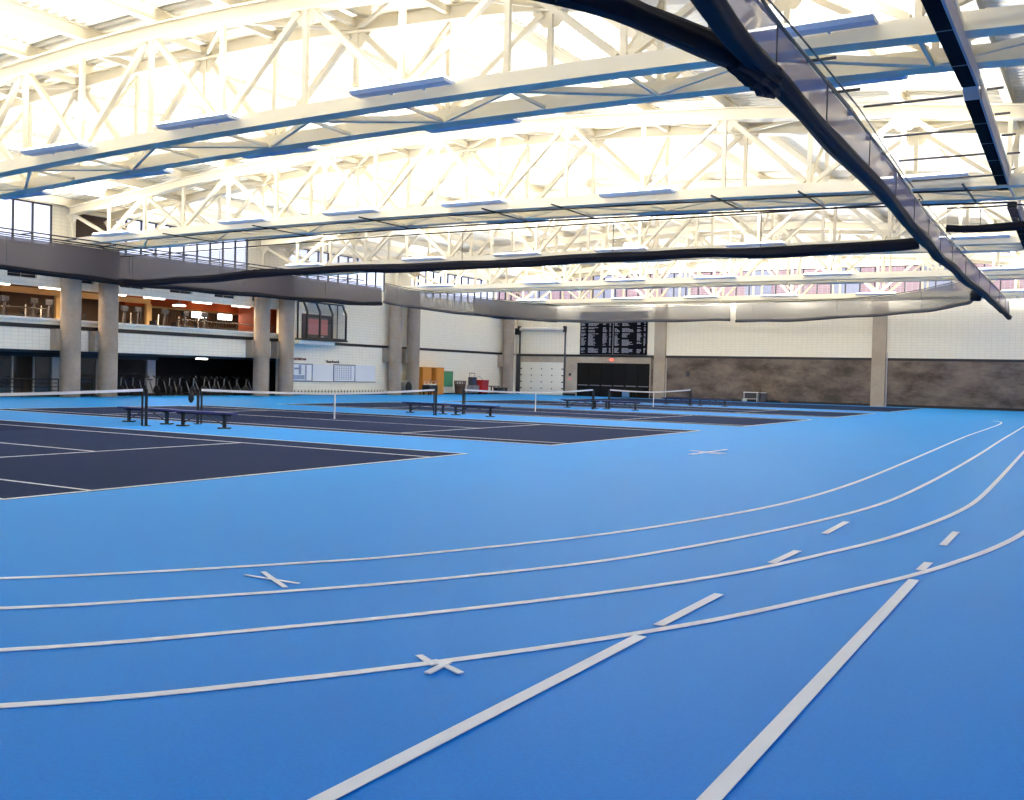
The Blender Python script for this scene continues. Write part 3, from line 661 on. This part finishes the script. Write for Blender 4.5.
# record board
rb=thing('record_board','large black record board with columns of pale lettering above the black doors','record board',(-42.2,YB-.0,3.82))
B((0,-.12,0),(3.32,-.01,3.86)).build('panel',M['foam'],rb); B((3.34,-.12,0),(6.62,-.01,3.86)).build('panel',M['foam'],rb)
B((3.3,-.14,0),(3.36,-.0,3.86)).build('divider',M['grey'],rb)
g=MB(); rng=random.Random(3)
for px in (0,3.36):
    for (c0,c1,lo) in ((.12,.62,.5),(.85,1.95,.35),(2.3,2.75,.6),(2.95,3.12,.7)):
        z=3.7
        while z>.12:
            if rng.random()<.93 and not (2.42<z<2.52 or 1.9<z<1.98 or .62<z<.75):
                ln=(c1-c0)*rng.uniform(lo,1)
                # each line broken into words
                x=c0
                while x<c0+ln-.05:
                    w=rng.uniform(.1,.32); w=min(w,c0+ln-x); g.box((px+x,-.128,z),(px+x+w,-.119,z+.055)); x+=w+.03
            z-=.093
g.build('record_lettering',M['text'],rb)
# small notices on the concrete
for (x,z,mt,l) in ((-43.2,1.55,M['pink'],'small pink notice on the concrete between the white door and the black doors'),(-43.2,1.95,M['darkgrey'],'small dark plate above the pink notice by the white door')):
    o=tag(B((x-.13,YB-.03,z-.12),(x+.13,YB-.001,z+.12)).build('wall_notice',mt),l,'notice')
tag(B((-31.9,YB-.08,2.0),(-31.6,YB-.001,2.45)).build('wall_box',M['darkgrey']),'small dark box high on the stained concrete wall','wall box')
# cart and clutter at the back
t=thing('equipment_cart','small metal framed cart with a cream top by the back concrete wall','cart',(-25.9,82.3,0))
for sx in (-.55,.55):
    for sy in (-.25,.25): B((sx-.03,sy-.03,.06),(sx+.03,sy+.03,.8)).build('leg',M['palegrey'],t)
B((-.6,-.3,.78),(.6,.3,.84)).build('top',M['tape'],t); B((-.55,-.25,.25),(.55,.25,.3)).build('shelf',M['palegrey'],t); B((-.5,-.05,.3),(.5,.0,.76)).build('back_panel',M['darkgrey'],t)
t=thing('waste_bin','dark bin with a pole beside the metal cart at the back wall','bin',(-24.95,82.35,0))
MB().cyl((0,0),.26,.0,.78,18,.3).build('body',M['darkgrey'],t); ring(.8,.3).build('rim',M['palegrey'],t); MB().rod((-.2,0,.5),(-.24,0,1.15),.03).build('pole',M['blackmetal'],t)
for (x,w,l,mt) in ((-24.05,.42,'low black bag on the floor right of the dark bin',M['blackmetal']),(-23.1,.34,'low brown bag at the end of the row by the back wall',M['brown']),(-26.3,.22,'small pale bundle in front of the metal cart',M['stage'])):
    yy=82.2 if x>-26 else 81.7
    mm=MB(); n=12
    mm.tube([(-w*math.cos(math.pi*k/8),0,.15) for k in range(9)],[.02+.13*math.sin(math.pi*k/8) for k in range(9)],10)
    o=thing('gear_bag',l,'bag',(x,yy,0)); mm.build('body',mt,o,True); MB().tube([(-.12,0,.26),(-.08,0,.34),(.08,0,.34),(.12,0,.26)],.012,6).build('handle',M['blackmetal'],o)
# ------------------------------------------------------------------ other walls and outside
struct(B((XR,YF,0),(XR+.2,YB,4.5)).box((XR,YF,9.2),(XR+.2,YB,11)).build('wall_right',M['plainwall']))
o=struct(B((XR+.05,YF,4.5),(XR+.15,YB,4.58)).box((XR+.05,YF,9.12),(XR+.15,YB,9.2)).build('window_22',M['blackmetal']))  # unseen window band, added to let daylight onto the near floor
B((XR+.09,YF,4.58),(XR+.1,YB,9.12)).build('window_pane',M['glass'],o)
mm=MB()
for k in range(61): mm.box((XR+.04,YF+k*1.48-.04,4.5),(XR+.16,YF+k*1.48+.04,9.2))
mm.build('window_mullion',M['blackmetal'],o)
struct(B((-58,YF-.2,0),(XR+.2,YF,12.7)).build('wall_front',M['plainwall']))
ext=struct(B((-60,YB+14,-.3),(20,YB+18,13.5)).build('exterior_building',M['brick']))
for k in range(9):
    x=-56+k*8.2
    w=B((x,YB+13.9,9.5),(x+2.6,YB+14.05,13)).build('window_recess',M['glassdark'] if False else M['palegrey'],ext)
struct(B((-120,-60,-.6),(60,160,-.35)).build('ground_outside',mat('paving_outside',(150,146,140),.8,noise=(.3,.05))))
# ------------------------------------------------------------------ tennis nets
def tnet(y0,y1,label):
    t=thing('tennis_net',label,'tennis net',(XN,y0,0),0,'tennis nets in line across the courts')
    L=y1-y0
    for yy in (0,L):
        MB().cyl((0,yy),.045,.0,1.09,12).build('post',M['blackmetal'],t)
        MB().box((-.09,yy-.09,0),(.09,yy+.09,.02)).build('base_plate',M['blackmetal'],t)
    N=24; top=[(0,.14+(L-.28)*k/N,.925+.135*abs(2*k/N-1)**1.6) for k in range(N+1)]
    m1=MB()
    for p in top: m1.v+= [(0,p[1],.02),(0,p[1],p[2]-.03)]
    for k in range(N): m1.f.append((2*k,2*k+2,2*k+3,2*k+1))
    m1.build('netting',M['tnet'],t)
    m2=MB()
    for a,b in zip(top[:-1],top[1:]): m2.bar(a,b,.03,.075)
    m2.build('head_tape',M['tape'],t)
    B((-.015,L/2-.03,.0),(.015,L/2+.03,.93)).build('centre_strap',M['tape'],t)
    for yy in (.14,L-.14): B((-.012,yy-.03,.02),(.012,yy+.03,1.03)).build('side_band',M['blackmetal'],t)
    return t
NY=[(7.2,20.0),(21.95,34.75),(36.8,49.65),(51.6,64.4)]
for (a,b),l in zip(NY,['nearest tennis net, running out of the left edge','second tennis net, in front of the whiteboards','third tennis net, in front of the white roll-up door','farthest tennis net, near the black doors']): tnet(a,b,l)
t=thing('ball_bag','dark cloth bag hanging on the left post of the second tennis net','bag',(-24.6,21.85,.66))
MB().tube([(0,0,0),(0,0,.1),(0,0,.25),(0,0,.36)],[.04,.09,.08,.03],12).build('body',M['blackmetal'],t,True); MB().tube([(0,-.05,.34),(.1,0,.44),(.22,0,.42)],.015,6).build('strap',M['blackmetal'],t)
# ------------------------------------------------------------------ benches
def bench(label):
    t=thing('court_bench',label,'bench',(0,0,0),0,'blue benches between the courts')
    L=1.23
    B((-L,-.16,.42),(L,.16,.47)).build('seat',M['bench'],t)
    B((-L+.1,-.03,.37),(L-.1,.03,.42)).build('under_rail',M['blackmetal'],t)
    for s in (-1,1):
        x=s*.87
        mm=MB().box((x-.04,-.04,.03),(x+.04,.04,.38)).box((x-.2,-.05,.0),(x+.2,.05,.035)).box((x-.05,-.22,.0),(x+.05,.22,.035)).box((x-.05,-.14,.36),(x+.05,.14,.42)); mm.build('pedestal_leg',M['blackmetal'],t)
        MB().bar((x-s*.02,0,.1),(s*.12,0,.39),.03,.03).build('diagonal_brace',M['blackmetal'],t)
    return t
bn=bench('x'); first=True
gn=['between the first and second nets','between the second and third nets','between the third and fourth nets','beyond the farthest net']
for gi,Y in enumerate((20.95,35.75,50.6,65.3)):
    for si,(x,w) in enumerate(((-25.73,'left'),(-23.05 if gi==0 else -23.2,'right'))):
        Yb=Y+(.2 if si==0 else 0)
        lab='low blue bench %s, %s one of two'%(gn[gi],w)
        if first: bn.location=(x,Yb,.0); bn['label']=lab; first=False
        else: dup(bn,(x,Yb,0),0,lab)
# ------------------------------------------------------------------ curtains
def resample(path,step):
    P=catmull([Vector((p[0],p[1],p[2] if len(p)>2 else 0)) for p in path],12); out=[P[0]]; acc=0
    for a,b in zip(P[:-1],P[1:]):
        acc+=(b-a).length
        if acc>=step: out.append(b); acc=0
    if (out[-1]-P[-1]).length>.05: out.append(P[-1])
    return out
def curtain(label,path,ztop,zbot,netmat,hemmat,hemr,cordstep=5.2,seed=0,wave=.05,group='raised divider curtains',rail=True,sag=1,TZ=1,name='divider_curtain'):
    rng=random.Random(seed); P=resample(path,.45); n=len(P)
    t=thing(name,label,'curtain',(P[0].x,P[0].y,zbot),0,group); O=Vector((P[0].x,P[0].y,zbot))
    ph=[rng.uniform(0,6) for _ in range(4)]
    def N(i):
        d=(P[min(i+1,n-1)]-P[max(i-1,0)]); d.z=0; d.normalize(); return Vector((d.y,-d.x,0))
    zs=[zbot+P[i].z+sag*(.05*math.sin(i*.23+ph[0])+.03*math.sin(i*.71+ph[1])-.05*abs(math.sin(i*.12+ph[2]))) for i in range(n)]
    m1=MB(); R=5
    for i in range(n):
        nn=N(i)
        for k in range(R+1):
            tt=k/R; z=zs[i]*(1-tt)+(ztop+TZ*P[i].z)*tt
            off=wave*math.sin(i*.55+ph[3]+k*.5)*(1-tt)*1.0
            v=Vector((P[i].x,P[i].y,z))+nn*off-O; m1.v.append(tuple(v))
    for i in range(n-1):
        for k in range(R):
            a=i*(R+1)+k; m1.f.append((a,a+1,a+R+2,a+R+1))
    m1.build('netting',netmat,t,True)
    pts=[]; rad=[]
    for i in range(n):
        pts.append(Vector((P[i].x,P[i].y,zs[i]))+N(i)*wave*math.sin(i*.55+ph[3])-O); rad.append(hemr*(1+.06*math.sin(i*.4+ph[1])+.05*math.sin(i*1.1+ph[2])+rng.uniform(-.02,.02)))
    hm=MB(); hm.tube(pts,rad,20)
    for i in range(len(pts)):
        for k in range(20):
            q=Vector(hm.v[i*20+k]); c=Vector(pts[i]); f_=1+.15*math.sin(6*k*math.pi/10+.25*i+ph[0])+.05*math.sin(3*k*math.pi/10-.4*i)
            hm.v[i*20+k]=tuple(c+(q-c)*f_)
    hm.build('rolled_hem',hemmat,t,True)
    if rail: MB().tube([Vector((p.x,p.y,ztop+TZ*p.z+.06))-O for p in P[::2]]+[Vector((P[-1].x,P[-1].y,ztop+TZ*P[-1].z+.06))-O],.03,6).build('hanging_rail',M['blackmetal'],t)
    st=max(1,int(cordstep/.45))
    for i in range(2,n-1,st):
        q=P[i]-O; nn=N(i)
        q.z=0; MB().rod(q+nn*.03+Vector((0,0,zs[i]-zbot-hemr)),q+nn*.03+Vector((0,0,ztop+TZ*P[i].z-zbot)),.014,5).build('lifting_cord',M['darkgrey'],t)
    return t
curtain('raised divider curtain running away on the right, broad navy roll and lavender netting',
        [(-4.2,8.0),(-4.5,11.9),(-4.82,16.0),(-5.12,26.0),(-5.6,36),(-5.85,45),(-6.0,58),(-6.25,72),(-6.35,76.5)],7.45,6.55,M['net'],M['hem'],.165,sag=.6,seed=2,wave=.03,cordstep=2.6)
curtain('thick navy roll of curtain sweeping from the top edge to join the right divider',
        [(-12.5,5.6,.1),(-9.5,7.6,.1),(-7.6,9.3,.05),(-6.1,11.35,.0),(-5.55,12.6,-.03),(-5.15,14.0,-.02),(-4.92,15.3,0)],7.85,6.58,M['netlight'],M['hem'],.175,sag=.6,seed=5,wave=.03,cordstep=3)
kn=MB(); kn.tube([(-5.02,14.6,6.53),(-4.95,14.9,6.52),(-4.9,15.2,6.5),(-4.88,15.5,6.5),(-4.88,15.75,6.5),(-4.89,16.0,6.51),(-4.9,16.3,6.52)],[.17,.2,.235,.2,.25,.21,.17],36)
for q in range(7*36):
    c=Vector([(-5.02,14.6,6.53),(-4.95,14.9,6.52),(-4.9,15.2,6.5),(-4.88,15.5,6.5),(-4.88,15.75,6.5),(-4.89,16.0,6.51),(-4.9,16.3,6.52)][q//36]); v=Vector(kn.v[q]); kn.v[q]=tuple(c+(v-c)*(1+(.13 if (q%36)%3==0 else -.05)))
tag(kn.build('curtain_knot',M['hem']),'bunched navy cuff where the two near curtain rolls meet','curtain')
curtain('raised divider curtain crossing the hall under the second truss, dark roll below clear netting',
        [(-45.9,35.8,-.2),(-42.5,35.8,-.18),(-36,35.8,-.08),(-28,35.8),(-20,35.8),(-13,35.8),(-8,35.8,.03),(-5.75,35.8,.12)],7.72,6.42,M['netlight'],M['hem'],.17,sag=.8,seed=9,wave=.03,cordstep=5)
curtain('short raised divider curtain at the right edge beyond the long right curtain',
        [(-4.92,35.8),(-3.9,35.8,-.03),(-1.8,35.8)],7.5,6.95,M['netlight'],M['hem'],.13,seed=12,wave=.02,cordstep=3)
curtain('grey curtain in front of the upper gallery on the left, sagging dark lower edge',
        [(-46.6,18,.0),(-46.6,29),(-46.7,37),(-46.6,46,.0),(-46.5,51,.12),(-46.4,55,.28),(-46.2,58.6,.4)],7.95,6.38,M['netdark'],M['hem'],.13,seed=15,wave=.06,TZ=-.1)
curtain('grey curtain from the fifth column to above the white roll-up door',
        [(-46.15,58.75,.36),(-45.3,61,.1),(-44.2,65,.0),(-42.9,70,-.05),(-41.2,76.4,-.08)],7.85,6.55,M['netmid'],M['hemgrey'],.1,seed=18,wave=.06)
curtain('grey curtain crossing before the record board',
        [(-43.5,67.0,.05),(-41.5,72.5,0),(-38,75.4,-.03),(-33.3,75.9,-.05),(-25.6,75.5,-.02)],7.6,6.45,M['netmid'],M['hemgrey'],.1,seed=21,wave=.06)
curtain('pale curtain rounding the far right corner before the long back wall',
        [(-25.2,75.6,-.0),(-20,75.0,-.05),(-15.5,73.2,-.02),(-11.8,69.5,.0),(-9.2,65.4,.02),(-7.3,62,.08),(-6.6,59.6,.15)],7.7,6.45,M['netmid'],M['hemgrey'],.1,seed=24,wave=.06)
tag(MB().tube([(-6.6,59.5,6.4),(-6.55,59.4,6.7),(-6.55,59.4,7.0)],[.28,.34,.2],12).build('curtain_bundle',M['hem'],None,True),'dark gathered end of the pale curtain at the far right corner','curtain')
# overhead rail beside the right curtain with pulleys
t=thing('curtain_rail','dark overhead rail with pulleys running beside the right divider curtain','rail',(-5.3,12,8.02))
rp=[(.05,0,0),(0,7,0),(-.1,12,0),(-.55,20.7,0),(-1.0,35,0),(-1.3,52,-.02),(-1.4,62,-.05)]
MB().tube(rp,.035,6).build('rail_pipe',M['blackmetal'],t)
MB().tube([(x+.16,y,z+.03) for x,y,z in rp[:5]],.02,6).build('rail_pipe',M['blackmetal'],t)
def rx(y):
    for a,b in zip(rp[:-1],rp[1:]):
        if a[1]<=y<=b[1]: return a[0]+(b[0]-a[0])*(y-a[1])/(b[1]-a[1])
    return rp[-1][0]
for k in range(20):
    y=4+k*2.6
    if y<52: MB().rod((rx(y)-.05,y,-.08),(rx(y)+.05,y,-.08),.09,10).build('pulley',M['grey'],t)
for y in (8.2,10.6,22.5,25.0,36.7,39.1,51,53.4):
    MB().bar((rx(y)-.3,y,.07),(rx(y)+.45,y,.07),.05,.05).build('rail_bracket',M['blackmetal'],t)
# unistrut brackets under the second truss
for i,(x) in enumerate((-40,-34,-27.8,-21.6,-18.5,-12.2,-9.2,-4.2)):
    z=cam2(x)-.05
    o=tag(MB().bar((x,33.6,z),(x+.0,37.15,z),.05,.05).build('support_channel',M['blackmetal']),'dark support channel under the second truss, %s from the left'%['first','second','third','fourth','fifth','sixth','seventh','eighth'][i],'bracket','support channels under the second truss')
# rods between the right curtain rail and the black panels
for i,y in enumerate((24.1,27.3,30.35,33.5)):
    tag(MB().rod((-5.3+rx(y-12)+.24,y,8.1),(-3.06-(y-24)*.0298,y,8.1),.03,6).build('tie_rod',M['darkgrey']),'thin dark rod from the curtain rail to the black panels, %s away'%['nearest','second','third','farthest'][i],'rod','rods between the rail and the black panels')
# black overhead panels
def opanel(y0,y1,x0,x1,xw,label,cap):
    t=thing('overhead_panel',label,'ceiling panel',(x0,y0,7.95),0,'black overhead panels on the right')
    sl=(x1-x0)/(y1-y0); L=y1-y0
    def P(u,y,z): return (sl*y+u,y,z)
    seg=[2.2*k for k in range(int(L/2.2)+1)]+[L]
    m1=MB(); vs=[]; 
    m1.add([P(0,0,0),P(xw,0,0),P(xw,0,.22),P(0,0,.22),P(0,L,0),P(xw,L,0),P(xw,L,.22),P(0,L,.22)],[(0,1,2,3),(4,7,6,5),(0,4,5,1),(1,5,6,2),(2,6,7,3),(3,7,4,0)])
    m1.build('panel_face',M['foam'],t)
    mm=MB().add([P(xw,0,-.02),P(xw+.05,0,-.02),P(xw+.05,0,.3),P(xw,0,.3),P(xw,L,-.02),P(xw+.05,L,-.02),P(xw+.05,L,.3),P(xw,L,.3)],[(0,1,2,3),(4,7,6,5),(0,4,5,1),(1,5,6,2),(2,6,7,3),(3,7,4,0)])
    mm.build('side_channel',M['channel'],t)
    for y in seg[1:-1]: MB().box(P(0,y-.015,-.006),P(xw,y+.015,.0)).build('joint_strip',M['grey'],t)
    if cap: MB().add([P(0,-.02,0),P(xw,-.02,0),P(xw,-.02,.22),P(0,-.02,.22),P(0,-.75,.2),P(xw,-.75,.2),P(xw,-.75,.24),P(0,-.75,.24)],[(0,1,2,3),(4,7,6,5),(0,4,5,1),(1,5,6,2),(2,6,7,3),(3,7,4,0)]).build('end_cap',M['channel'],t)
    # walkway channel alongside
    return t
opanel(12.5,22.9,-2.85,-2.95,.29,'nearest of the black flat overhead panels at the upper right',False)
opanel(24.0,35.4,-3.02,-3.36,.30,'second black flat overhead panel, with a pale slanted end',True)
opanel(39.0,53.5,-3.42,-3.8,.30,'farthest black flat overhead panel at the right edge',False)
t=thing('support_channel_run','long pale channel with small clamps beside the black overhead panels','channel',(-2.42,12.5,8.34))
MB().bar((0,0,0),(-1.07,42,0),.06,.12).build('channel',M['steel'],t)
for k in range(17): MB().bar((-.0255*k*2.4,k*2.4+.8,.16),(-.0255*k*2.4+.35,k*2.4+.8,.16),.05,.05).build('clamp',M['darkgrey'],t)
for i,(y,nm) in enumerate(((34.35,'front'),(36.9,'rear'))):
    tag(MB().tube([(x,y,cam2(x)-.115) for x in range(-42,0,3)],.035,6).build('track_pipe',M['blackmetal']),'long dark curtain track pipe under %s chord of the second truss'%nm,'pipe')
t=thing('gallery_track_rail','dark rails and rollers along the top of the left grey curtain','rail',(-46.25,18,8.06))
for dx,dz in ((0,0),(.5,.12)): MB().rod((dx,0,dz),(dx,38,dz),.035).build('rail_pipe',M['blackmetal'],t)
for k in range(16): MB().bar((-.4,k*2.4+.5,.06),(.6,k*2.4+.5,.06),.05,.05).build('cross_bar',M['blackmetal'],t)
# ------------------------------------------------------------------ plant between columns
t=thing('potted_plant','dark leafy plant on the gallery between the third and fourth columns','plant',(-50.0,51.0-.6,4.08))
MB().cyl((0,0),.16,0,.35,14,.2).build('pot',M['darkgrey'],t)
mm=MB(); rng=random.Random(5)
for k in range(90):
    a=rng.uniform(0,6.28); h=rng.uniform(.4,1.4); r_=rng.uniform(.05,.35); c=Vector((r_*math.cos(a),r_*math.sin(a),h)); d=Vector((math.cos(a),math.sin(a),rng.uniform(-.6,.5))).normalized()*.22; w=Vector((-math.sin(a),math.cos(a),0))*.05
    mm.add([c,c+d*.5+w,c+d,c+d*.5-w],[(0,1,2,3)])
mm.build('foliage',M['leaf'],t); MB().cyl((0,0),.03,.3,1.1,6).build('stem',M['brown'],t)
# ------------------------------------------------------------------ world and colour
w=bpy.data.worlds.new('sky'); S.world=w; w.use_nodes=True; bg=w.node_tree.nodes['Background']; bg.inputs[0].default_value=(.9,.89,1.0,1); bg.inputs[1].default_value=1.25
S.view_settings.view_transform='Standard'; S.view_settings.look='None'; S.view_settings.gamma=1; S.view_settings.use_curve_mapping=False
S.view_settings.exposure=1.0
S.cycles.use_denoising=True; S.cycles.max_bounces=7; S.cycles.diffuse_bounces=5; S.cycles.transparent_max_bounces=16; S.cycles.sample_clamp_indirect=6
S.cycles.use_adaptive_sampling=False
